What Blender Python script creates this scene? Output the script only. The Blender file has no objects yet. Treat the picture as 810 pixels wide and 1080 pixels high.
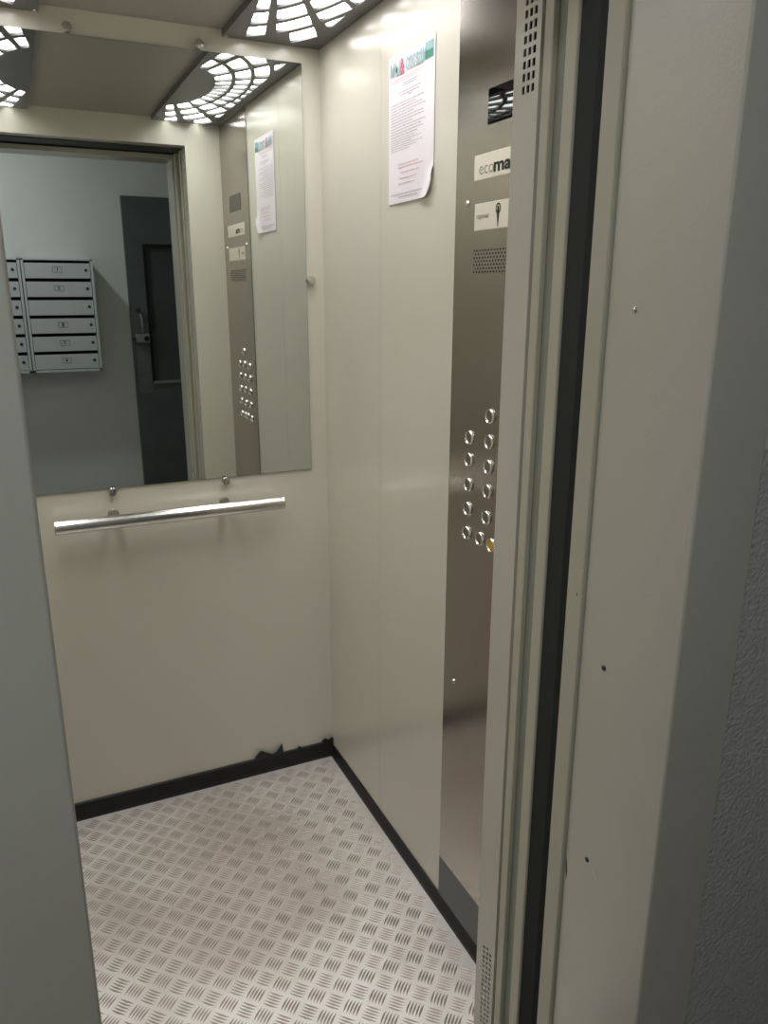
import bpy, bmesh, math, random
from mathutils import Vector, Matrix
random.seed(7)
PI = math.pi
scn = bpy.context.scene
COL = scn.collection

# ------------------------------------------------------------------ dimensions (metres)
D = 2.160          # cabin back wall
W = 0.816          # cabin right wall
L = -0.126         # cabin left wall
F0, F1 = 0.970, 1.030   # cabin front wall
OR, OL = 0.680, 0.0015  # door opening
LF = 0.622         # landing frame face
CZ = 2.122         # cabin ceiling
LW = -0.900        # landing far wall
HZ = 2.030         # opening height

# ------------------------------------------------------------------ materials
def newmat(name):
    m = bpy.data.materials.new(name); m.use_nodes = True
    nt = m.node_tree
    return m, nt, nt.nodes['Principled BSDF']

def s2l(c):
    return tuple(((v/255)/12.92 if v/255 <= 0.04045 else ((v/255+0.055)/1.055)**2.4) for v in c)

def node(nt, t, **kw):
    n = nt.nodes.new(t)
    for k, v in kw.items():
        setattr(n, k, v)
    return n

def objcoord(nt, scale=(1, 1, 1)):
    tc = node(nt, 'ShaderNodeTexCoord'); mp = node(nt, 'ShaderNodeMapping')
    mp.inputs['Scale'].default_value = scale
    nt.links.new(tc.outputs['Object'], mp.inputs['Vector'])
    return mp.outputs['Vector']

def plain(name, rgb, rough=0.5, metal=0.0, var=0.0, vscale=3.0, bump=0.0, bscale=200.0, coat=0.0, spec=None, rvar=0.0,
          stretch=(1, 1, 1), bstretch=(1, 1, 1), bdist=0.001):
    m, nt, b = newmat(name)
    col = s2l(rgb)
    b.inputs['Base Color'].default_value = (*col, 1)
    b.inputs['Roughness'].default_value = rough
    b.inputs['Metallic'].default_value = metal
    if spec is not None: b.inputs['Specular IOR Level'].default_value = spec
    if coat:
        b.inputs['Coat Weight'].default_value = coat; b.inputs['Coat Roughness'].default_value = 0.08
    if var or rvar:
        n = node(nt, 'ShaderNodeTexNoise'); n.inputs['Scale'].default_value = vscale; n.inputs['Detail'].default_value = 6
        nt.links.new(objcoord(nt, stretch), n.inputs['Vector'])
        if var:
            r = node(nt, 'ShaderNodeMapRange')
            r.inputs['From Min'].default_value = 0.3; r.inputs['From Max'].default_value = 0.7
            r.inputs['To Min'].default_value = 1-var; r.inputs['To Max'].default_value = 1+var
            nt.links.new(n.outputs['Fac'], r.inputs['Value'])
            v = node(nt, 'ShaderNodeVectorMath', operation='SCALE'); v.inputs[0].default_value = col
            nt.links.new(r.outputs['Result'], v.inputs['Scale'])
            nt.links.new(v.outputs['Vector'], b.inputs['Base Color'])
        if rvar:
            r = node(nt, 'ShaderNodeMapRange')
            r.inputs['From Min'].default_value = 0.3; r.inputs['From Max'].default_value = 0.7
            r.inputs['To Min'].default_value = rough-rvar; r.inputs['To Max'].default_value = rough+rvar
            nt.links.new(n.outputs['Fac'], r.inputs['Value']); nt.links.new(r.outputs['Result'], b.inputs['Roughness'])
    if bump:
        n = node(nt, 'ShaderNodeTexNoise'); n.inputs['Scale'].default_value = bscale; n.inputs['Detail'].default_value = 4
        nt.links.new(objcoord(nt, bstretch), n.inputs['Vector'])
        bp = node(nt, 'ShaderNodeBump'); bp.inputs['Strength'].default_value = bump; bp.inputs['Distance'].default_value = bdist
        nt.links.new(n.outputs['Fac'], bp.inputs['Height']); nt.links.new(bp.outputs['Normal'], b.inputs['Normal'])
    return m

M = {}
M['cabin'] = plain('cabin_paint', (209, 205, 192), 0.21, var=0.015, vscale=2.5, bump=0.06, bscale=9, bdist=0.004, spec=0.5)
M['cabin_ceiling'] = plain('ceiling_paint', (160, 156, 148), 0.45)
M['door_paint'] = plain('door_paint', (200, 196, 178), 0.4, var=0.03, vscale=6)
M['frame_paint'] = plain('frame_paint', (209, 206, 193), 0.24, spec=0.95, var=0.025, vscale=5, bump=0.3, bscale=240, bdist=0.0008)
M['gap'] = plain('shaft_black', (14, 14, 14), 0.8)  # darkness of the unlit shaft gap and post hollow put into the colour
M['door_lip'] = plain('door_lip_dark', (60, 61, 59), 0.6)  # dark grey strip of the leaf towards the gap
M['door_recess'] = plain('door_recess_shaded', (150, 152, 140), 0.5)  # greyish recess plate between the leaves, recess shading put into the colour
M['dark_metal'] = plain('dark_metal', (70, 72, 72), 0.5, metal=0.3)
M['rubber'] = plain('black_rubber', (17, 17, 17), 0.5, var=0.25, vscale=30)
M['chrome'] = plain('chrome', (220, 218, 213), 0.2, metal=1.0)
M['rail'] = plain('satin_steel', (214, 212, 208), 0.22, metal=1.0)
M['bracket'] = plain('bracket_steel', (150, 146, 138), 0.35, metal=1.0)
M['light_plate'] = plain('light_plate', (112, 112, 112), 0.4, metal=0.5, var=0.05, vscale=8)
M['mirror'] = plain('mirror_silver', (222, 226, 221), 0.0, metal=1.0)
M['mirror_edge'] = plain('mirror_edge', (70, 74, 70), 0.2)
M['plate'] = plain('light_plate_plastic', (226, 220, 204), 0.4)
M['glass_black'] = plain('display_glass', (8, 8, 10), 0.015, spec=0.9)
M['ink'] = plain('ink_black', (22, 21, 20), 0.6)
M['ink_grey'] = plain('ink_grey', (150, 144, 132), 0.6)
M['print_grey'] = plain('print_grey', (176, 170, 178), 0.7)
M['print_red'] = plain('print_red', (214, 176, 180), 0.7)
M['print_crimson'] = plain('print_crimson', (202, 104, 124), 0.7)
M['print_teal'] = plain('print_teal', (150, 182, 182), 0.7)
M['print_green'] = plain('print_green', (70, 138, 124), 0.7)
M['paper'] = plain('white_paper', (232, 226, 232), 0.65)
M['kick'] = plain('kick_plate_grey', (92, 94, 96), 0.45)
M['button_cap'] = plain('button_cap', (150, 146, 138), 0.42, metal=1.0)
M['yellow'] = plain('yellow_cap', (214, 168, 40), 0.35)
M['hole'] = plain('hole_dark', (12, 12, 12), 0.8)
M['lobby_wall'] = plain('lobby_wall_paint', (238, 239, 235), 0.6, var=0.03, vscale=2)
M['lobby_ceiling'] = plain('lobby_ceiling_paint', (180, 180, 178), 0.8)
M['lobby_floor'] = plain('lobby_floor_tile', (120, 112, 104), 0.5, var=0.1, vscale=12)
M['mailbox'] = plain('mailbox_enamel', (222, 227, 230), 0.4)
M['steel_door'] = plain('steel_door_paint', (98, 103, 104), 0.45, var=0.12, vscale=7)
M['steel_door_panel'] = plain('steel_door_panel_paint', (80, 85, 84), 0.5, var=0.1, vscale=5)
M['door_bar'] = plain('door_bar_steel', (158, 159, 156), 0.4, metal=0.4)
M['guard_plate'] = plain('guard_plate_paint', (112, 116, 114), 0.4, var=0.1, vscale=20)
M['scuff'] = plain('bare_metal_scuff', (206, 206, 196), 0.4)
M['mark'] = plain('dark_mark', (70, 60, 54), 0.7)

def steel_brushed():
    m, nt, b = newmat('brushed_steel')
    b.inputs['Metallic'].default_value = 1.0
    b.inputs['Base Color'].default_value = (*s2l((180, 174, 166)), 1)
    b.inputs['Anisotropic'].default_value = 1.0
    tg = node(nt, 'ShaderNodeCombineXYZ'); tg.inputs[1].default_value = 1.0     # brushed upright: highlights spread sideways
    nt.links.new(tg.outputs[0], b.inputs['Tangent'])
    vec = objcoord(nt, (1, 900, 1.2))
    n = node(nt, 'ShaderNodeTexNoise'); n.inputs['Scale'].default_value = 3.0; n.inputs['Detail'].default_value = 3
    nt.links.new(vec, n.inputs['Vector'])
    r = node(nt, 'ShaderNodeMapRange'); r.inputs['To Min'].default_value = 0.10; r.inputs['To Max'].default_value = 0.15
    nt.links.new(n.outputs['Fac'], r.inputs['Value']); nt.links.new(r.outputs['Result'], b.inputs['Roughness'])
    bp = node(nt, 'ShaderNodeBump'); bp.inputs['Strength'].default_value = 0.15; bp.inputs['Distance'].default_value = 0.0003
    nt.links.new(n.outputs['Fac'], bp.inputs['Height']); nt.links.new(bp.outputs['Normal'], b.inputs['Normal'])
    return m
M['steel'] = steel_brushed()

def tread_material():
    m, nt, b = newmat('tread_plate_aluminium')
    b.inputs['Metallic'].default_value = 0.5
    n = node(nt, 'ShaderNodeTexNoise'); n.inputs['Scale'].default_value = 3.2; n.inputs['Detail'].default_value = 5
    nt.links.new(objcoord(nt), n.inputs['Vector'])
    r = node(nt, 'ShaderNodeValToRGB')
    r.color_ramp.elements[0].position = 0.38; r.color_ramp.elements[0].color = (*s2l((214, 209, 205)), 1)
    r.color_ramp.elements[1].position = 0.65; r.color_ramp.elements[1].color = (*s2l((232, 229, 227)), 1)
    nt.links.new(n.outputs['Fac'], r.inputs['Fac'])
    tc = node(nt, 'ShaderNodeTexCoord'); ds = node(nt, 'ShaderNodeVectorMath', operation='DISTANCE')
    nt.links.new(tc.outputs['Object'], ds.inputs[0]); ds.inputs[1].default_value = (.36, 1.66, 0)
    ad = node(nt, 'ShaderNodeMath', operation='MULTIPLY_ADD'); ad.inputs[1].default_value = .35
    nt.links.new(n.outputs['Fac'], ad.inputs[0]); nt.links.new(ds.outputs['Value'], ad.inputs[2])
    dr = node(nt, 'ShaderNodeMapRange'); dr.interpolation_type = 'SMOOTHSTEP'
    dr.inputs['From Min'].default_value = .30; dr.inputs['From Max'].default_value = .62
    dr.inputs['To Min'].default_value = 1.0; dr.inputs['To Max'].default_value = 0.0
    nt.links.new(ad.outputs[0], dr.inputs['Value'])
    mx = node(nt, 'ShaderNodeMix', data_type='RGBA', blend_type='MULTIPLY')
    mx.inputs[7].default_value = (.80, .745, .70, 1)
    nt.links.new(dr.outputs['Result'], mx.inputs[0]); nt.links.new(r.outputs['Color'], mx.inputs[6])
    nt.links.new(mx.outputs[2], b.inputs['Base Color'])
    n2 = node(nt, 'ShaderNodeTexNoise'); n2.inputs['Scale'].default_value = 40; n2.inputs['Detail'].default_value = 4
    nt.links.new(objcoord(nt), n2.inputs['Vector'])
    r2 = node(nt, 'ShaderNodeMapRange'); r2.inputs['To Min'].default_value = 0.42; r2.inputs['To Max'].default_value = 0.56
    nt.links.new(n2.outputs['Fac'], r2.inputs['Value']); nt.links.new(r2.outputs['Result'], b.inputs['Roughness'])
    return m
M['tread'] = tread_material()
M['tread_bar'] = plain('tread_bar_worn', (160, 148, 139), 0.5, metal=0.5, var=0.12, vscale=4)

def landing_wall_material():
    """Lower dado: dark grey textured paint; above it smooth light grey paint."""
    m, nt, b = newmat('landing_wall_two_tone')
    tc = node(nt, 'ShaderNodeTexCoord'); sp = node(nt, 'ShaderNodeSeparateXYZ')
    nt.links.new(tc.outputs['Object'], sp.inputs['Vector'])
    gt = node(nt, 'ShaderNodeMath', operation='GREATER_THAN'); gt.inputs[1].default_value = 1.318
    nt.links.new(sp.outputs['Z'], gt.inputs[0])
    mx = node(nt, 'ShaderNodeMix', data_type='RGBA')
    mx.inputs[6].default_value = (*s2l((208, 206, 205)), 1); mx.inputs[7].default_value = (*s2l((226, 226, 225)), 1)
    nt.links.new(gt.outputs[0], mx.inputs[0]); nt.links.new(mx.outputs[2], b.inputs['Base Color'])
    b.inputs['Roughness'].default_value = 0.35
    n = node(nt, 'ShaderNodeTexNoise'); n.inputs['Scale'].default_value = 175; n.inputs['Detail'].default_value = 3
    nt.links.new(tc.outputs['Object'], n.inputs['Vector'])
    k = node(nt, 'ShaderNodeMath', operation='MULTIPLY_ADD'); k.inputs[1].default_value = -0.9; k.inputs[2].default_value = 1.0
    nt.links.new(gt.outputs[0], k.inputs[0])
    h = node(nt, 'ShaderNodeMath', operation='MULTIPLY')
    nt.links.new(n.outputs['Fac'], h.inputs[0]); nt.links.new(k.outputs[0], h.inputs[1])
    bp = node(nt, 'ShaderNodeBump'); bp.inputs['Strength'].default_value = 0.65; bp.inputs['Distance'].default_value = 0.005
    nt.links.new(h.outputs[0], bp.inputs['Height']); nt.links.new(bp.outputs['Normal'], b.inputs['Normal'])
    return m
M['landing_wall'] = landing_wall_material()

def emitter(name, rgb, strength):
    m, nt, b = newmat(name)
    b.inputs['Base Color'].default_value = (*rgb, 1)
    b.inputs['Emission Color'].default_value = (*rgb, 1)
    b.inputs['Emission Strength'].default_value = strength
    return m
M['led'] = emitter('led_diffuser', (1.0, 0.985, 0.97), 8.8)
M['lamp'] = emitter('lobby_lamp_glass', (0.95, 0.99, 1.0), 4)

# ------------------------------------------------------------------ mesh builder
class MB:
    def __init__(s): s.v = []; s.f = []
    def add(s, vs, fs):
        o = len(s.v); s.v += [tuple(v) for v in vs]; s.f += [tuple(i+o for i in f) for f in fs]; return s
    def box(s, x0, x1, y0, y1, z0, z1):
        vs = [(x, y, z) for x in (x0, x1) for y in (y0, y1) for z in (z0, z1)]
        return s.add(vs, [(0, 1, 3, 2), (4, 6, 7, 5), (0, 4, 5, 1), (2, 3, 7, 6), (0, 2, 6, 4), (1, 5, 7, 3)])
    def prism(s, poly, lo, hi, axis):
        """poly: 2-D outline in the two other axes (cyclic order), extruded along axis."""
        def P(a, b, c):
            return {'x': (c, a, b), 'y': (a, c, b), 'z': (a, b, c)}[axis]
        n = len(poly)
        vs = [P(a, b, lo) for a, b in poly] + [P(a, b, hi) for a, b in poly]
        fs = [tuple(range(n))[::-1], tuple(range(n, 2*n))] + [(i, (i+1) % n, n+(i+1) % n, n+i) for i in range(n)]
        return s.add(vs, fs)
    def lathe(s, prof, origin, axis, n=28):
        """prof: (radius, height along axis)."""
        o = Vector(origin); ax = Vector(axis).normalized()
        u = ax.orthogonal().normalized(); w = ax.cross(u)
        vs = []; fs = []
        for r, h in prof:
            for i in range(n):
                a = 2*PI*i/n
                vs.append(o + ax*h + (u*math.cos(a) + w*math.sin(a))*r)
        for k in range(len(prof)-1):
            for i in range(n):
                j = (i+1) % n
                fs.append((k*n+i, k*n+j, (k+1)*n+j, (k+1)*n+i))
        fs.append(tuple(range(n))[::-1]); fs.append(tuple((len(prof)-1)*n+i for i in range(n)))
        return s.add(vs, fs)
    def tube(s, pts, r, n=12):
        pts = [Vector(p) for p in pts]; vs = []; fs = []
        u = None
        for k, p in enumerate(pts):
            t = (pts[min(k+1, len(pts)-1)] - pts[max(k-1, 0)]).normalized()
            u = t.orthogonal().normalized() if u is None else (u - t*u.dot(t)).normalized()
            w = t.cross(u)
            for i in range(n):
                a = 2*PI*i/n
                vs.append(p + (u*math.cos(a) + w*math.sin(a))*r)
        for k in range(len(pts)-1):
            for i in range(n):
                j = (i+1) % n
                fs.append((k*n+i, k*n+j, (k+1)*n+j, (k+1)*n+i))
        fs.append(tuple(range(n))[::-1]); fs.append(tuple((len(pts)-1)*n+i for i in range(n)))
        return s.add(vs, fs)

def wloc(o):
    p = Vector((0, 0, 0))
    while o is not None:
        p += o.location; o = o.parent
    return p

def build(name, mb, mat, parent=None, bevel=0.0, smooth=False, kind=None, origin=None):
    base = wloc(parent) if parent is not None else Vector((0, 0, 0))
    off = Vector(origin) if origin is not None else base
    me = bpy.data.meshes.new(name)
    me.from_pydata([tuple(Vector(v) - off) for v in mb.v], [], mb.f)
    bm = bmesh.new(); bm.from_mesh(me)
    bmesh.ops.recalc_face_normals(bm, faces=bm.faces)
    bm.to_mesh(me); bm.free()
    me.materials.append(M[mat])
    o = bpy.data.objects.new(name, me); COL.objects.link(o)
    o.location = off - base
    if parent is not None: o.parent = parent
    if bevel:
        md = o.modifiers.new('bevel', 'BEVEL'); md.width = bevel; md.segments = 2; md.limit_method = 'ANGLE'
        md.angle_limit = math.radians(40)
    if smooth:
        for p in me.polygons: p.use_smooth = True
        md = o.modifiers.new('edge', 'EDGE_SPLIT'); md.split_angle = math.radians(38)
    if kind: o['kind'] = kind
    return o

def thing(name, label, cat, loc, group=None):
    o = bpy.data.objects.new(name, None); COL.objects.link(o)
    o.location = loc; o.empty_display_size = 0.05
    o['label'] = label; o['category'] = cat; o['kind'] = 'thing'
    if group: o['group'] = group
    return o

def struct(name, mb, mat, parent=None, bevel=0.0, label=None):
    o = build(name, mb, mat, parent, bevel, kind='structure')
    if label: o['label'] = label
    return o

DEP = None
def text_part(name, body, size, pos, facing, mat, parent, align='LEFT', bold=0.0, squeeze=1.0, depth=0.00025, width=None):
    """Lettering as a mesh; facing 'x' = on the right wall, 'y' = on the landing far wall."""
    cu = bpy.data.curves.new(name, 'FONT')
    cu.body = body; cu.size = size; cu.align_x = align; cu.align_y = 'CENTER'; cu.extrude = depth; cu.offset = bold
    cu.resolution_u = 3
    t = bpy.data.objects.new('tmp_text', cu); COL.objects.link(t)
    bpy.context.view_layer.update()
    me = bpy.data.meshes.new_from_object(t.evaluated_get(bpy.context.evaluated_depsgraph_get()))
    bpy.data.objects.remove(t); bpy.data.curves.remove(cu)
    mb = MB()
    vs = []
    if width:
        xs = [v.co.x for v in me.vertices]; squeeze = width/(max(xs)-min(xs))
    for v in me.vertices:
        x, y, z = v.co.x*squeeze, v.co.y, v.co.z
        if facing == 'x': vs.append((pos[0]-z, pos[1]-x, pos[2]+y))
        else: vs.append((pos[0]-x, pos[1]+z, pos[2]+y))
    mb.add(vs, [tuple(p.vertices) for p in me.polygons])
    bpy.data.meshes.remove(me)
    return build(name, mb, mat, parent)

# ------------------------------------------------------------------ cabin shell
# floor: base sheet and its raised five-bar tread
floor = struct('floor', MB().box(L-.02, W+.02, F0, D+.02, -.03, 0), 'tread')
s = 0.0427
u0, v0 = (0.1998+1.4154)/2**.5, (1.4154-0.1998)/2**.5
r2 = 2**.5
bars = MB(); bars_dark = MB()
def lens(mb, cx, cy, dx, dy, ln, wd, h, bow):
    """one raised bar: a slim lens, slightly bowed."""
    px, py = -dy, dx
    n = 5; top = []; a = []; b = []
    for i in range(n):
        t = -1 + 2*i/(n-1)
        w = wd*max(0.12, (1-t*t))*.5
        o = bow*(1-t*t)
        mx, my = cx+dx*t*ln/2+px*o, cy+dy*t*ln/2+py*o
        a.append((mx+px*w, my+py*w, 0)); b.append((mx-px*w, my-py*w, 0)); top.append((mx, my, h*max(.15, 1-t*t)))
    vs = a+top+b; fs = []
    for i in range(n-1):
        fs += [(i, i+1, n+i+1, n+i), (n+i, n+i+1, 2*n+i+1, 2*n+i)]
    mb.add(vs, fs)
for i in range(-34, 36):
    for j in range(-34, 36):
        u, v = u0+i*s, v0+j*s
        x, y = (u-v)/r2, (u+v)/r2
        if not (L+.02 < x < W-.02 and F1-.03 < y < D-.03): continue
        even = (i+j) % 2 == 0
        for k in range(-2, 3):
            o = k*0.0073
            if even:   # bars run along u
                lens(bars_dark, x-o/r2, y+o/r2, 1/r2, 1/r2, .036, .0046, .0010, .0012)
            else:
                lens(bars, x+o/r2, y+o/r2, -1/r2, 1/r2, .036, .0046, .0010, .0012)
struct('floor_tread_bars', bars_dark.add(bars.v, bars.f), 'tread_bar', floor)

# back wall, side walls
struct('wall_back', MB().box(L-.03, W+.03, D, D+.03, -.03, CZ+.03), 'cabin')
wr = struct('wall_right', MB().box(W+.0015, W+.03, F0, D+.0, -.03, CZ+.03), 'cabin')
struct('wall_panel', MB().box(W, W+.0015, 1.7770, D, 0, CZ), 'cabin', wr)
struct('wall_panel', MB().box(W, W+.0015, 1.4195, 1.7755, 0, CZ), 'cabin', wr)
struct('wall_panel', MB().box(W, W+.0015, F1, 1.4180, 0, CZ), 'cabin', wr)
wl = struct('wall_left', MB().box(L-.03, L-.0015, F0, D, -.03, CZ+.03), 'cabin')
for a, b in ((F1, 1.4180), (1.4195, 1.7755), (1.7770, D)):
    struct('wall_panel', MB().box(L-.0015, L, a, b, 0, CZ), 'cabin', wl)
struct('ceiling', MB().box(L, W, F0, D, CZ, CZ+.03), 'cabin_ceiling')

# front wall with its two posts, header and pierced return
def plate_with_holes(x0, x1, ya, yb, za, zb, cols, hw, rowsets):
    """vertical plate in y/z; cols: y centres, hw: half width, rowsets[col] = list of (z0, z1) holes."""
    mb = MB(); ys = ya
    for c, holes in zip(cols, rowsets):
        mb.box(x0, x1, ys, c-hw, za, zb)
        z = za
        for h0, h1 in sorted(holes):
            mb.box(x0, x1, c-hw, c+hw, z, h0); z = h1
        mb.box(x0, x1, c-hw, c+hw, z, zb); ys = c+hw
    mb.box(x0, x1, ys, yb, za, zb)
    return mb
wf = struct('wall_front', MB().box(OR+.02, W, F0, F1, 0, CZ), 'cabin')
struct('wall_post_cheek', MB().box(OR, OR+.02, F1-.002, F1, 0, CZ), 'cabin', wf)
struct('wall_post_cheek', MB().box(OR, OR+.02, F0, F0+.002, 0, CZ), 'cabin', wf)
struct('wall_post_hollow', MB().box(OR+.018, OR+.02, F0+.002, F1-.002, 0, CZ), 'gap', wf)
cols = [0.9835, 0.9945, 1.0055]
top = [[(1.7605+.0155*k, 1.7605+.0155*k+.0098) for k in range(17)] for c in cols]
for c in range(3):
    top[c] += [(0.045+.0112*k+(.0056 if c == 1 else 0), 0.045+.0112*k+.0066+(.0056 if c == 1 else 0)) for k in range(23)]
struct('wall_post_grille', plate_with_holes(OR, OR+.0016, F0+.002, F1-.002, 0, CZ, cols, .0034, top), 'cabin', wf)
struct('wall_post', MB().box(L, OL, F0, F1, 0, CZ), 'cabin', wf)
struct('wall_header', MB().box(OL, OR, F0, F1, HZ, CZ), 'cabin', wf)

# baseboards (black rubber strip), with torn flaps on the back one
bb = struct('baseboard_back', MB().prism([(D, 0), (D-.021, 0), (D-.020, .012), (D-.008, .046), (D, .048)], L, W, 'x'), 'rubber')
def flap(pts, y):
    mb = MB(); n = len(pts)
    mb.add([(x, y-(z-.04)*.12, z) for x, z in pts]+[(x, y+.002-(z-.04)*.12, z) for x, z in pts],
           [tuple(range(n)), tuple(range(n, 2*n))[::-1]]+[(i, n+i, n+(i+1) % n, (i+1) % n) for i in range(n)])
    return mb
struct('baseboard_torn_flap', flap([(.540, .043), (.552, .066), (.566, .080), (.588, .066), (.606, .056), (.618, .062), (.626, .072), (.636, .090), (.642, .052), (.650, .043)], D-.010), 'rubber', bb)
struct('baseboard_torn_flap', flap([(.688, .043), (.693, .062), (.701, .056), (.712, .045)], D-.010), 'rubber', bb)
struct('baseboard_torn_flap', flap([(.773, .04), (.776, .062), (.786, .068), (.798, .058), (.808, .066), (.815, .060), (.815, .04)], D-.011), 'rubber', bb)
struct('baseboard_torn_flap', flap([(.30, .043), (.318, .052), (.345, .050), (.352, .043)], D-.010), 'rubber', bb)
struct('baseboard_right', MB().prism([(W, 0), (W-.013, 0), (W-.012, .010), (W-.004, .034), (W, .035)], F1+.004, D-.021, 'y'), 'rubber')
struct('baseboard_left', MB().prism([(L, 0), (L+.013, 0), (L+.012, .010), (L+.004, .034), (L, .035)], F1+.004, D-.021, 'y'), 'rubber')

# ------------------------------------------------------------------ ceiling lights
def clip(poly, f):
    out = []
    for i in range(len(poly)):
        p, q = poly[i], poly[(i+1) % len(poly)]
        a, b = f(p), f(q)
        if a >= 0: out.append(p)
        if (a >= 0) != (b >= 0):
            t = a/(a-b); out.append((p[0]+(q[0]-p[0])*t, p[1]+(q[1]-p[1])*t))
    return out
FILL_W = 0.66  # power of each added downward fill lamp
RINGS = [(.133, .178), (.189, .229), (.240, .277), (.290, .335)]
AN = [8.8, 15.2, 29.2, 46.4, 61, 75, 90]
def light_cells():
    """fan of panes: elliptical rings cut by radial bars; u across the strip, v along it."""
    cells = []
    def pt(r, a):
        k = math.sin(a)**2 + (math.cos(a)/2.07)**2
        R = r/math.sqrt(k); return (R*math.sin(a), R*math.cos(a))
    for sgn in (1, -1):
        for c in range(6):
            a0 = AN[c]+(1.5 if c else 0); a1 = AN[c+1]-1.5
            if c == 5: a1 = 89.0
            for ri, (ra, rb) in enumerate(RINGS):
                if ri == 3 and c not in (1, 2): continue
                aa, ab = a0, a1
                if ri == 3: aa = a0+(3.6 if c == 1 else 1.0)
                n = 6
                A = [math.radians(aa+(ab-aa)*i/n) for i in range(n+1)]
                poly = [pt(ra, a) for a in A]+[pt(rb, a) for a in reversed(A)]
                for f in (lambda p: p[0]-.043, lambda p: .252-p[0], lambda p: .552-p[1]):
                    poly = clip(poly, f) if len(poly) > 2 else poly
                if len(poly) > 2: cells.append([(x, y*sgn) for x, y in poly])
    return cells
def ceiling_light(label, cx, sx, xin, xout):
    ya, yb = 1.055, D-.003
    t = thing('ceiling_light', label, 'light', ((xin+xout)/2, 1.6, 2.105), 'fan patterned lights along the cabin ceiling')
    x0, x1 = min(xin, xout), max(xin, xout)
    cells = [[(cx+sx*u, 1.585+v) for u, v in c] for c in light_cells()]
    cut = MB()
    for c in cells: cut.prism(c, 2.09, 2.1129, 'z')
    cutter = build('tmp_cutter', cut, 'light_plate')
    tmp = build('tmp_plate', MB().box(x0, x1, ya, yb, 2.105, CZ-.0005), 'light_plate')
    md = tmp.modifiers.new('cut', 'BOOLEAN'); md.object = cutter; md.operation = 'DIFFERENCE'; md.solver = 'EXACT'
    bpy.context.view_layer.update()
    me = bpy.data.meshes.new_from_object(tmp.evaluated_get(bpy.context.evaluated_depsgraph_get()))
    pm = MB().add([v.co for v in me.vertices], [tuple(p.vertices) for p in me.polygons])
    for o in (tmp, cutter): bpy.data.objects.remove(o)
    build('housing', pm, 'light_plate', t)
    dm = MB()
    for c in cells: dm.prism(c, 2.1120, 2.1128, 'z')
    build('diffuser', dm, 'led', t)
    for k, yy in enumerate((1.24, 1.60, 1.96)):       # added area lamps under the plate, narrowed to light floor more than wall tops
        a = bpy.data.lights.new('down_fill', 'AREA'); a.shape = 'RECTANGLE'; a.size = .13; a.size_y = .30
        a.energy = FILL_W; a.color = (1.0, .985, .965); a.spread = math.radians(105)
        ao = bpy.data.objects.new('down_fill', a); COL.objects.link(ao)
        ao.parent = t; ao.location = ((xin+xout)/2-t.location.x, yy-t.location.y, 2.1042-t.location.z)
    for y in (ya+.012, yb-.012):
        build('screw', MB().lathe([(.003, 0), (.0045, .0005), (.004, .002), (.002, .003)], (xin+sx*.008, y, 2.105), (0, 0, -1), 12), 'chrome', t, smooth=True)
    return t
ceiling_light('grey ceiling light with fan of white panes along the right wall above the notice', .525, 1, .556, W-.002)
ceiling_light('grey ceiling light with fan of white panes along the left wall', .166, -1, .135, L+.002)

# ------------------------------------------------------------------ mirror with knobs
mr = thing('wall_mirror', 'large frameless mirror on the back wall held by round chrome knobs', 'mirror', (.345, D, .984))
build('mirror_glass', MB().box(-.072, .763, D-.005, D-.0048, .984, 2.067), 'mirror', mr)
build('mirror_backing', MB().box(-.0725, .7635, D-.0047, D, .9835, 2.0675), 'mirror_edge', mr)
for x, z in ((.192, 2.080), (.496, 2.080), (.194, .975), (.503, .974), (.775, 1.524), (-.084, 1.524)):
    build('mounting_knob', MB().lathe([(.008, 0), (.008, .006), (.0115, .0065), (.0118, .014), (.0105, .0165), (.004, .0175)], (x, D, z), (0, -1, 0), 24), 'chrome', mr, smooth=True)

# ------------------------------------------------------------------ handrail
hr = thing('handrail', 'round brushed steel handrail on the back wall below the mirror', 'handrail', (.345, D, .905))
RY, RZ = D-.066, .9065
build('rail', MB().lathe([(.0175, 0), (.0185, .001), (.0185, .613), (.0175, .614)], (.0395, RY, RZ), (1, 0, 0), 40), 'rail', hr, smooth=True)
for x in (.0385, .6505):
    build('end_cap', MB().lathe([(.0186, 0), (.0192, .0008), (.0192, .0032), (.0186, .004)], (x, RY, RZ), (1, 0, 0), 40), 'chrome', hr, smooth=True)
for x in (.192, .497):
    b = build('bracket', MB().tube([(x, D, RZ+.004), (x, D-.03, RZ+.004), (x, D-.052, RZ+.002)], .0105, 20), 'bracket', hr, smooth=True)
    build('bracket_flange', MB().lathe([(.0145, 0), (.0145, .0025), (.013, .0040), (.0106, .0045)], (x, D, RZ+.004), (0, -1, 0), 28), 'bracket', b, smooth=True)

# ------------------------------------------------------------------ control panel
cp = thing('control_panel', 'tall brushed steel elevator control panel with round buttons on the right wall', 'control panel', (W, 1.228, .03))
PX = W-.003
PB = W-.0008
build('faceplate', MB().box(PX, PB, 1.038, 1.4175, .147, 2.103), 'steel', cp, bevel=.0008)
build('kick_plate', MB().box(PX-.0004, PB, 1.038, 1.4172, .036, .1455), 'kick', cp, bevel=.0006)
dsp = build('display', MB().box(PX-.0012, PX, 1.150, 1.308, 1.783, 1.841), 'glass_black', cp)
np_ = build('nameplate', MB().box(PX-.0012, PX, 1.108, 1.3485, 1.6945, 1.7375), 'plate', cp, bevel=.0003)
text_part('light_lettering', 'eco', .031, (PX-.0013, 1.3325, 1.7125), 'x', 'ink_grey', np_, bold=-.0002, width=.0485)
text_part('bold_lettering', 'ma', .031, (PX-.0013, 1.2835, 1.7125), 'x', 'ink', np_, bold=.0010, width=.0555)
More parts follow.
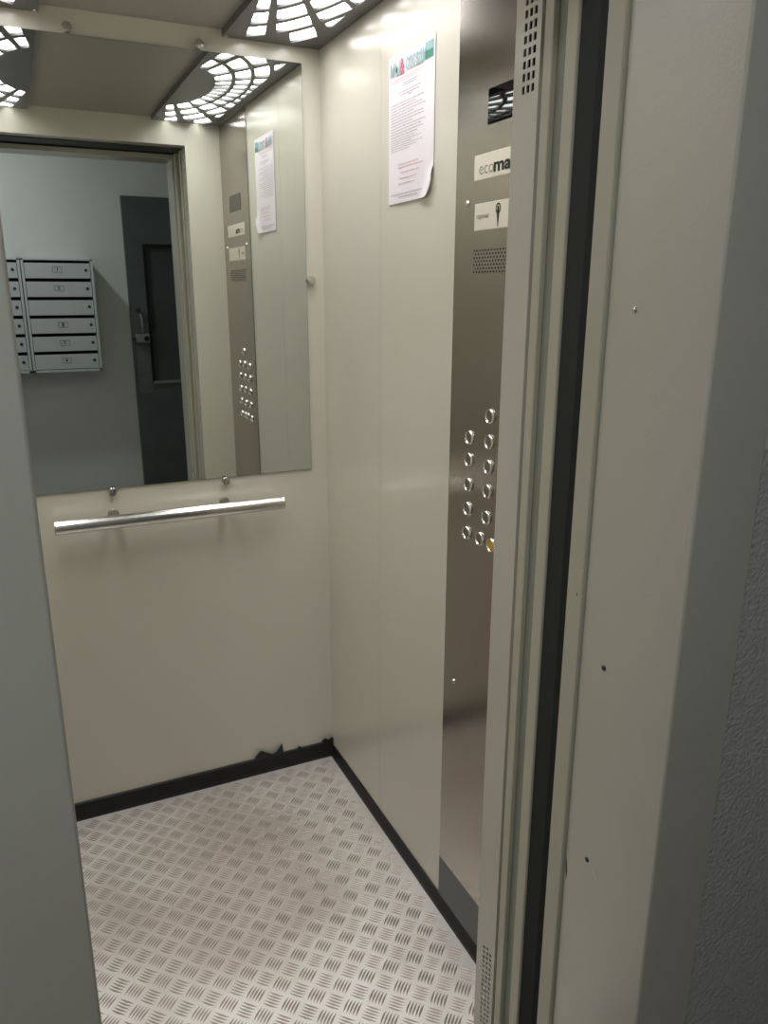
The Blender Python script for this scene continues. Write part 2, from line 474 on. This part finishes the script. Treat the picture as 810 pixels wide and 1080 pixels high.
ip = build('key_plate', MB().box(PX-.0012, PX, 1.108, 1.3425, 1.6065, 1.6535), 'plate', cp, bevel=.0003)
text_part('small_lettering', 'паркинг', .0115, (PX-.0013, 1.3360, 1.6305), 'x', 'ink_grey', ip)
k = MB()
ky, kz = 1.262, 1.640
ring_o = [(.0085*math.cos(2*PI*i/28), .0095*math.sin(2*PI*i/28)) for i in range(28)]
vs = [(PX-.0014, ky+a, kz+b) for a, b in ring_o]+[(PX-.0014, ky+a*.66, kz+b*.66) for a, b in ring_o]
k.add(vs, [(i, (i+1) % 28, 28+(i+1) % 28, 28+i) for i in range(28)])
k.add([(PX-.00145, ky-.0030, kz+.004), (PX-.00145, ky+.0030, kz+.004), (PX-.00145, ky+.0042, kz-.008), (PX-.00145, ky+.0009, kz-.031), (PX-.00145, ky-.0009, kz-.031), (PX-.00145, ky-.0042, kz-.008)], [(0, 1, 2, 3, 4, 5)])
build('key_symbol', k, 'ink', ip)
g = MB()
for r in range(7):
    for c in range(24):
        y = 1.3415-.0100*c-(.0050 if r % 2 else 0); z = 1.5705-.0064*r
        if y < 1.112: continue
        g.add([(PX-.0003, y+.0021*math.cos(2*PI*i/8), z+.0021*math.sin(2*PI*i/8)) for i in range(8)], [tuple(range(8))])
build('speaker_grille', g, 'hole', cp)
for y, z in ((1.371, 1.657), (1.085, 1.657), (1.371, .650), (1.085, .650)):
    build('screw', MB().lathe([(.0058, 0), (.0058, .001), (.0042, .0032), (.001, .0040)], (PX, y, z), (-1, 0, 0), 14), 'chrome', cp, smooth=True)
proto = None
BT = [(1.262, 1.266), (1.262, 1.2165), (1.262, 1.167), (1.262, 1.118), (1.262, 1.0635),
      (1.335, 1.213), (1.3345, 1.167), (1.334, 1.1155), (1.334, 1.064), (1.334, 1.012),
      (1.192, 1.2135), (1.192, 1.167), (1.192, 1.1155), (1.192, 1.064), (1.192, 1.012),
      (1.2835, 1.0135), (1.240, 1.0125)]
for i, (y, z) in enumerate(BT):
    if proto is None:
        o = build('button', MB().lathe([(.0148, 0), (.0148, .0022), (.0138, .0042), (.0120, .0047), (.0112, .0032), (.0106, .0016), (.0104, .0010)], (PX, y, z), (-1, 0, 0), 32), 'chrome', cp, smooth=True, origin=(PX, y, z))
        cap = build('button_cap', MB().lathe([(.0102, .0008), (.0100, .0026), (.0080, .0031), (.0040, .0026), (.0010, .0024)], (PX, y, z), (-1, 0, 0), 28), 'button_cap', o, smooth=True)
        proto = o
    else:
        o = proto.copy(); COL.objects.link(o); o.parent = cp
        o.location = Vector((PX, y, z)) - wloc(cp)
        for ch in list(proto.children):
            c = ch.copy(); COL.objects.link(c); c.parent = o
            if i == 16:
                c.data = c.data.copy(); c.data.materials[0] = M['yellow']  # last button gets a plain yellow cap
                c['label'] = 'yellow cap'

# ------------------------------------------------------------------ paper notice
pn = thing('paper_notice', 'white printed paper notice taped to the right wall with curling lower corner', 'notice', (W, 1.62, 1.686))
YA, YB, ZA, ZB = 1.727, 1.514, 1.6855, 1.984     # left (far) edge, right (near) edge
def psurf(a, b):
    """a 0..1 left to right, b 0..1 bottom to top -> point on the sheet"""
    x = W-.0016
    d = max(0, a-.80+(.16-b)*1.0) if b < .2 else max(0, a-.97)*.3
    x -= min(.006, d*d*.12)
    x -= .0016*math.sin(a*PI)*(.5+.5*math.sin(b*5))
    return (x, YA+(YB-YA)*a, ZA+(ZB-ZA)*b)
NA, NB = 24, 30
sh = MB(); vs = []
for i in range(NB+1):
    for j in range(NA+1):
        a, b = j/NA, i/NB
        if a > .86 and b < .10:     # rounded, rolled corner
            t = (a-.86)/.14; b = max(b, .10*t*t)
        vs.append(psurf(a, b))
back = [(x+.00025, y, z) for x, y, z in vs]
n1 = (NA+1)*(NB+1); fs = []
for i in range(NB):
    for j in range(NA):
        q = i*(NA+1)+j
        fs.append((q, q+1, q+NA+2, q+NA+1)); fs.append((n1+q, n1+q+NA+1, n1+q+NA+2, n1+q+1))
sheet = build('sheet', sh.add(vs+back, fs), 'paper', pn, smooth=True)
def bar(mb, a0, a1, b0, b1):
    n = 6; vs = []
    for i in range(n+1):
        a = a0+(a1-a0)*i/n
        for b in (b0, b1):
            p = psurf(a, b); vs.append((p[0]-.0004, p[1], p[2]))
    mb.add(vs, [(2*i, 2*i+2, 2*i+3, 2*i+1) for i in range(n)])
def textline(mb, a0, a1, b, h):
    a = a0
    while a < a1-.01:
        w = random.uniform(.03, .085); e = min(a1, a+w)
        bar(mb, a, e, b-h/2, b+h/2); a = e+.011
def block(name, mat, lines, label=None):
    mb = MB()
    for a0, a1, b, h in lines: textline(mb, a0, a1, b, h)
    o = build(name, mb, mat, sheet); o['kind'] = 'stuff'
    if label: o['label'] = label
block('subtitle_print', 'print_red', [(.05, .78, .832, .006), (.08, .70, .818, .005)], 'pale red printed lines under the letterhead')
block('title_print', 'print_grey', [(a0, a1, b, .0062) for a0, a1, b in ((.34, .66, .793), (.33, .62, .778), (.24, .72, .740), (.28, .70, .722), (.45, .55, .708))])
body = []; b = .672
for a1 in (.80, .62, .76, .82, .60, .78, .80, .55, .82, .74, .80, .66):
    body.append((.06, a1, b, .0055)); b -= .0195
for a1 in (.60, .74, .55, .78, .66, .5):
    body.append((.06, a1, b, .004)); b -= .0155
block('body_print', 'print_grey', body)
block('closing_print', 'print_red', [(a0, a1, b, .0062) for a0, a1, b in ((.25, .70, .262), (.25, .80, .240), (.30, .72, .205), (.28, .66, .165), (.25, .62, .130))], 'pale red closing lines')
block('footer_print', 'print_grey', [(.07, .80, .062, .0062), (.24, .70, .040, .0062)])
lg = MB(); bar(lg, .80, .97, .865, .960)
build('letterhead_emblem', lg, 'print_green', sheet)
lg2 = MB(); bar(lg2, .80, .97, .915, .968)
for v in range(len(lg2.v)): lg2.v[v] = (lg2.v[v][0]-.0002, lg2.v[v][1], lg2.v[v][2])
build('letterhead_emblem', lg2, 'print_teal', sheet)
lx = W-.0037
text_part('letterhead', 'МЫ', .034, (lx, YA-.010, ZB-.030), 'x', 'print_teal', sheet, bold=.0006, squeeze=.82)
text_part('letterhead', '&', .042, (lx, YA-.058, ZB-.029), 'x', 'print_crimson', sheet, bold=.0004, squeeze=.8)
text_part('letterhead', 'СОСЕДИ', .030, (lx, YA-.086, ZB-.030), 'x', 'print_teal', sheet, bold=.0006, squeeze=.70)

# ------------------------------------------------------------------ sliding doors parked in the right pocket, dark box round the shaft gap
def leaf(name, label, y0, y1, x0, mat):
    t = thing(name, label, 'elevator door', (x0+.2, (y0+y1)/2, .012))
    build('door_skin', MB().box(x0, x0+.42, y0, y1, .012, HZ), mat, t, bevel=.002)
    return t
a = leaf('sliding_door_leaf', 'beige cabin door leaf edge right beside the pierced cabin post', .946, .966, OR+.002, 'door_paint')
build('door_hem', MB().box(OR+.010, OR+.40, .9172, .9458, .012, HZ), 'door_recess', a)
b = leaf('sliding_door_leaf', 'beige cabin door leaf edge next to the dark gap of the doorway', .893, .917, OR+.001, 'door_paint')
build('dark_lip', MB().prism([(OR+.005, .8925), (OR+.42, .8925), (OR+.42, .858), (OR+.040, .858), (OR+.016, .870)], .012, HZ, 'z'), 'door_lip', b)
c = leaf('sliding_door_leaf', 'beige landing door leaf edge between the dark gap and the landing frame', .803, .836, OR-.001, 'door_paint')
build('door_mark', MB().box(OR-.0013, OR-.001, .812, .814, 1.085, 1.089), 'mark', c)

struct('shaft_dark_box_right', MB().box(1.12, 1.14, .64, .97, -.05, 2.7), 'gap')  # unseen black box added round the shaft to keep stray light out
struct('shaft_dark_box_left', MB().box(-.46, -.44, .64, .97, -.05, 2.7), 'gap')
struct('shaft_dark_lining_left', MB().box(-.44, OL-.022, .641, .646, -.04, 2.68), 'gap')  # dark lining added to cover the painted backs of the landing walls
struct('shaft_dark_lining_right', MB().box(OR+.024, 1.12, .641, .646, -.04, 2.68), 'gap')
struct('shaft_dark_box_rear_right', MB().box(W+.03, 1.14, .97, .99, -.05, 2.7), 'gap')
struct('shaft_dark_box_rear_left', MB().box(-.46, L-.03, .97, .99, -.05, 2.7), 'gap')
struct('shaft_dark_box_top', MB().box(-.46, 1.14, .78, .99, 2.68, 2.7), 'gap')
struct('trim_1', MB().box(OL, OR, .868, .968, HZ-.004, HZ+.10), 'dark_metal')   # cabin door track above the opening
struct('trim_2', MB().box(-.44, 1.12, .852, F0, -.04, 0), 'dark_metal')         # cabin sill
struct('trim_3', MB().box(-.44, 1.12, .64, .836, -.04, 0), 'dark_metal')        # landing sill
struct('shaft_dark_box_floor', MB().box(-.46, 1.14, .64, F0, -.06, -.041), 'gap')

# ------------------------------------------------------------------ landing door frame
fr = build('door_frame', MB().box(OR, OR+.020, LF+.012, .7535, 0, HZ-.01), 'frame_paint')
fr['kind'] = 'thing'; fr['category'] = 'door frame'
fr['label'] = 'grey painted steel frame around the elevator doorway on the landing'
bpy.data.objects[fr.name].data.name = 'door_frame'
def jamb_outline(xi, xo, sgn):
    r = .0035; pts = [(xi, .7530), ]
    for i in range(7):
        a = PI/2*i/6
        pts.append((xi+sgn*(r-r*math.cos(a)), LF+r-r*math.sin(a)))
    pts += [(xo, LF), (xo, LF+.022), (xi+sgn*.018, LF+.022), (xi+sgn*.018, .7530)]
    return pts
fr.data.clear_geometry()
# the frame's own mesh is its header; jambs are children
hm = MB().prism([(LF, HZ-.012+.006), (LF+.0018, HZ-.0102), (LF+.006, HZ-.012), (.7530, HZ-.012), (.7530, HZ+.006), (LF+.022, HZ+.006), (LF+.022, HZ+.090), (LF, HZ+.090)], OL-.098, OR+.098, 'x')
me = fr.data
me.from_pydata(hm.v, [], hm.f); me.update()
bm = bmesh.new(); bm.from_mesh(me); bmesh.ops.recalc_face_normals(bm, faces=bm.faces); bm.to_mesh(me); bm.free()
def jamb(xi, sgn):
    j = build('frame_jamb', MB().prism(jamb_outline(xi, xi+sgn*.098, sgn), 0, HZ-.0125, 'z'), 'frame_paint', fr, smooth=True)
    ret = MB().box(min(xi+sgn*.005, xi+sgn*.018), max(xi+sgn*.005, xi+sgn*.018), .7545, .8015, 0, HZ-.0125)
    build('jamb_return', ret, 'frame_paint', j, bevel=.001)
    return j
jr = jamb(OR, 1)
jl = jamb(OL, -1)
for z in (1.477, 1.003, .691):
    build('jamb_screw', MB().lathe([(.0040, 0), (.0040, .0006), (.0028, .0020), (.0006, .0025)], (OR, .7475, z), (-1, 0, 0), 12), 'chrome' if z > 1.2 else 'dark_metal', jr, smooth=True)
build('paint_chip', MB().box(OR-.0002, OR+.0006, .6335, .6350, 1.213, 1.238), 'scuff', jr)
build('paint_scratch', MB().prism([(.7440, .690), (.7435, .6915), (.7250, .672), (.7255, .671)], OR-.0002, OR+.0004, 'x'), 'scuff', jr)
build('paint_scuff', MB().prism([(.7990, .640), (.7985, .655), (.7950, .632), (.7960, .615)], OR+.0047, OR+.0053, 'x'), 'mark', jr)

# ------------------------------------------------------------------ landing
lwm = 'landing_wall'
w1 = struct('wall_landing', MB().box(OR+.022, 2.0, LF+.010, .64, -.02, 2.62), lwm)
struct('wall_landing_left', MB().box(-1.3, OL-.020, LF+.010, .64, -.02, 2.62), lwm)
struct('wall_landing_lintel', MB().box(OL-.022, OR+.022, LF+.010, .64, HZ+.010, 2.62), lwm)
struct('shaft_dark_box_lintel', MB().box(-.46, 1.14, .64, .80, HZ+.010, 2.7), 'gap')  # closes the added dark box above the opening
struct('wall_lobby', MB().box(-1.3, 2.0, LW-.03, LW, -.02, 2.62), 'lobby_wall')
struct('wall_lobby_left', MB().box(-1.33, -1.3, LW-.03, .64, -.02, 2.62), lwm)
struct('wall_lobby_right', MB().box(2.0, 2.03, LW-.03, .64, -.02, 2.62), lwm)
struct('floor_landing', MB().box(-1.33, 2.03, LW-.03, .64, -.05, 0), 'lobby_floor')
struct('ceiling_landing', MB().box(-1.33, 2.03, LW-.03, .64, 2.60, 2.63), 'lobby_ceiling')

# lobby lamp
LX, LY = -.22, -.14
lp = thing('ceiling_lamp', 'round white lamp on the landing ceiling', 'lamp', (LX, LY, 2.6))
build('lamp_base', MB().lathe([(.11, 0), (.11, .02), (.10, .03)], (LX, LY, 2.6), (0, 0, -1), 32), 'plate', lp, smooth=True)
build('lamp_glass', MB().lathe([(.098, .028), (.094, .045), (.07, .060), (.03, .066)], (LX, LY, 2.6), (0, 0, -1), 32), 'lamp', lp, smooth=True)
li = bpy.data.lights.new('lobby_lamp_light', 'AREA'); li.shape = 'DISK'; li.size = .17; li.energy = 6.4; li.color = (.93, .985, 1.0)
lo = bpy.data.objects.new('lobby_lamp_light', li); COL.objects.link(lo); lo.location = (LX, LY, 2.528)

# mailboxes
def mailbox(label, x0, x1, numbers):
    t = thing('mailbox_cabinet', label, 'mailbox', ((x0+x1)/2, LW, 1.03), 'grey mailbox cabinets on the landing wall')
    z0, z1, yf = 1.030, 1.665, -.690
    mb = MB()
    mb.box(x0, x0+.014, LW, yf, z0, z1); mb.box(x1-.014, x1, LW, yf, z0, z1)
    mb.box(x0, x1, LW, yf, z1-.008, z1); mb.box(x0, x1, LW, yf, z0, z0+.014); mb.box(x0, x1, LW, LW+.004, z0, z1)
    build('cabinet_body', mb, 'mailbox', t)
    build('cabinet_inside', MB().box(x0+.015, x1-.015, LW+.005, yf-.045, z0+.015, z1-.009), 'hole', t)
    p = (z1-.008-z0-.014)/6
    for i in range(6):
        zt = z1-.008-p*i
        d = build('mailbox_door', MB().box(x0+.0165, x1-.0165, yf-.012, yf+.001, zt-p+.003, zt-.0155), 'mailbox', t, bevel=.0015)
        lk = x1-.040
        build('lock', MB().lathe([(.0085, 0), (.0085, .002), (.006, .0035)], (lk, yf+.001, zt-p*.52), (0, 1, 0), 16), 'dark_metal', d, smooth=True)
        if numbers[i]:
            cx, cz = (x0+x1)/2-.003, zt-p*.50
            fm = MB()
            for a in ((cx-.026, cx+.026, cz+.0135, cz+.015), (cx-.026, cx+.026, cz-.015, cz-.0135), (cx-.026, cx-.0245, cz-.015, cz+.015), (cx+.0245, cx+.026, cz-.015, cz+.015)):
                fm.box(a[0], a[1], yf+.0012, yf+.0024, a[2], a[3])
            build('number_holder', fm, 'dark_metal', d)
            text_part('number', numbers[i], .026, (cx, yf+.0016, cz), 'y', 'ink', d, align='CENTER', bold=.0006)
    return t
mailbox('grey six-door metal mailbox cabinet reflected whole in the mirror', .082, .463, ['1', '3', '', '8', '7', '4'])
mailbox('grey metal mailbox cabinet at the mirror edge, cut off by the door frame', -.304, .077, ['2', '5', '6', '', '', ''])

# steel door
dx0 = .672; dy = LW+.002
sd = thing('steel_door', 'dark grey steel door with a lock seen in the mirror right of the mailboxes', 'door', (1.1, LW, .01))
dm = MB()
wx0, wx1, wz0, wz1 = .775, 1.42, .925, 1.765
dm.box(dx0, wx0, dy, dy+.045, .01, 2.035); dm.box(wx1, 1.53, dy, dy+.045, .01, 2.035)
dm.box(wx0, wx1, dy, dy+.045, wz1, 2.035); dm.box(wx0, wx1, dy, dy+.045, .01, wz0)
lf = build('door_leaf', dm, 'steel_door', sd)
build('recessed_panel', MB().box(wx0, wx1, dy, dy+.020, wz0, wz1), 'steel_door_panel', sd)
gm = MB()
gm.box(wx0, wx0+.018, dy+.02, dy+.043, wz0, wz1); gm.box(wx0+.018, wx1, dy+.02, dy+.043, wz1-.018, wz1)
build('panel_gasket', gm, 'rubber', sd)
build('ledge_bar', MB().box(wx0+.005, wx1, dy+.02, dy+.060, wz0-.006, wz0+.010), 'door_bar', sd, bevel=.002)
pl = [(.690, 1.20), (.690, .90)]
pl += [(.690+.040-.040*math.cos(PI*i/10), .885-.030*math.sin(PI*i/10)) for i in range(11)] + [(.770, 1.20)]
build('lock_guard_plate', MB().prism(pl, dy+.045, dy+.049, 'y'), 'guard_plate', sd)
lb = build('lock_box', MB().box(.690, .772, dy+.049, dy+.085, 1.178, 1.232), 'door_bar', sd, bevel=.004)
build('keyhole', MB().lathe([(.016, 0), (.016, .003), (.008, .004)], (.752, dy+.085, 1.203), (0, 1, 0), 18), 'ink', lb, smooth=True)
build('latch_bolt', MB().lathe([(.010, 0), (.010, .02), (.007, .026)], (.690, dy+.066, 1.203), (-1, 0, 0), 14), 'dark_metal', lb, smooth=True)
build('door_handle', MB().tube([(.728, dy+.045, 1.345), (.728, dy+.078, 1.345), (.730, dy+.088, 1.325), (.733, dy+.088, 1.262), (.735, dy+.078, 1.242), (.735, dy+.045, 1.242)], .007, 10), 'door_bar', sd, smooth=True)
build('latch_knob', MB().lathe([(.014, 0), (.014, .01), (.009, .02), (.010, .03)], (.718, dy+.045, 1.375), (0, 1, 0), 16), 'dark_metal', sd, smooth=True)
build('dark_loop', MB().tube([(.785, dy+.02, 1.365), (.785, dy+.06, 1.365), (.792, dy+.065, 1.30), (.792, dy+.06, 1.255), (.790, dy+.02, 1.25)], .008, 10), 'ink', sd, smooth=True)  # black bent tube beside the handle

# ------------------------------------------------------------------ world, camera, view
wd = bpy.data.worlds.new('world'); scn.world = wd; wd.use_nodes = True
wd.node_tree.nodes['Background'].inputs['Color'].default_value = (0.01, 0.01, 0.01, 1)

cam = bpy.data.cameras.new('camera'); co = bpy.data.objects.new('camera', cam); COL.objects.link(co)
cam.sensor_fit = 'VERTICAL'; cam.sensor_height = 36.0; cam.lens = 0.8210704*1000/1080*36
cam.clip_start = .01
p, yw, rl = 0.27839862, 0.43568734, 0.00167954
f = Vector((math.sin(yw)*math.cos(p), math.cos(yw)*math.cos(p), -math.sin(p)))
rt = Vector((math.cos(yw), -math.sin(yw), 0)); up = rt.cross(f)
c_, s_ = math.cos(rl), math.sin(rl)
r_ = rt*c_+up*s_; u_ = up*c_-rt*s_
co.matrix_world = Matrix(((r_.x, u_.x, -f.x, 0), (r_.y, u_.y, -f.y, 0), (r_.z, u_.z, -f.z, 1.5), (0, 0, 0, 1)))
scn.camera = co
scn.view_settings.view_transform = 'Standard'; scn.view_settings.look = 'None'
scn.view_settings.gamma = 1; scn.view_settings.use_curve_mapping = False
scn.view_settings.exposure = 0.0
scn.cycles.max_bounces = 10; scn.cycles.diffuse_bounces = 6; scn.cycles.glossy_bounces = 6
scn.cycles.use_denoising = True
scn.cycles.caustics_reflective = True; scn.cycles.blur_glossy = 0.5; scn.cycles.sample_clamp_indirect = 6
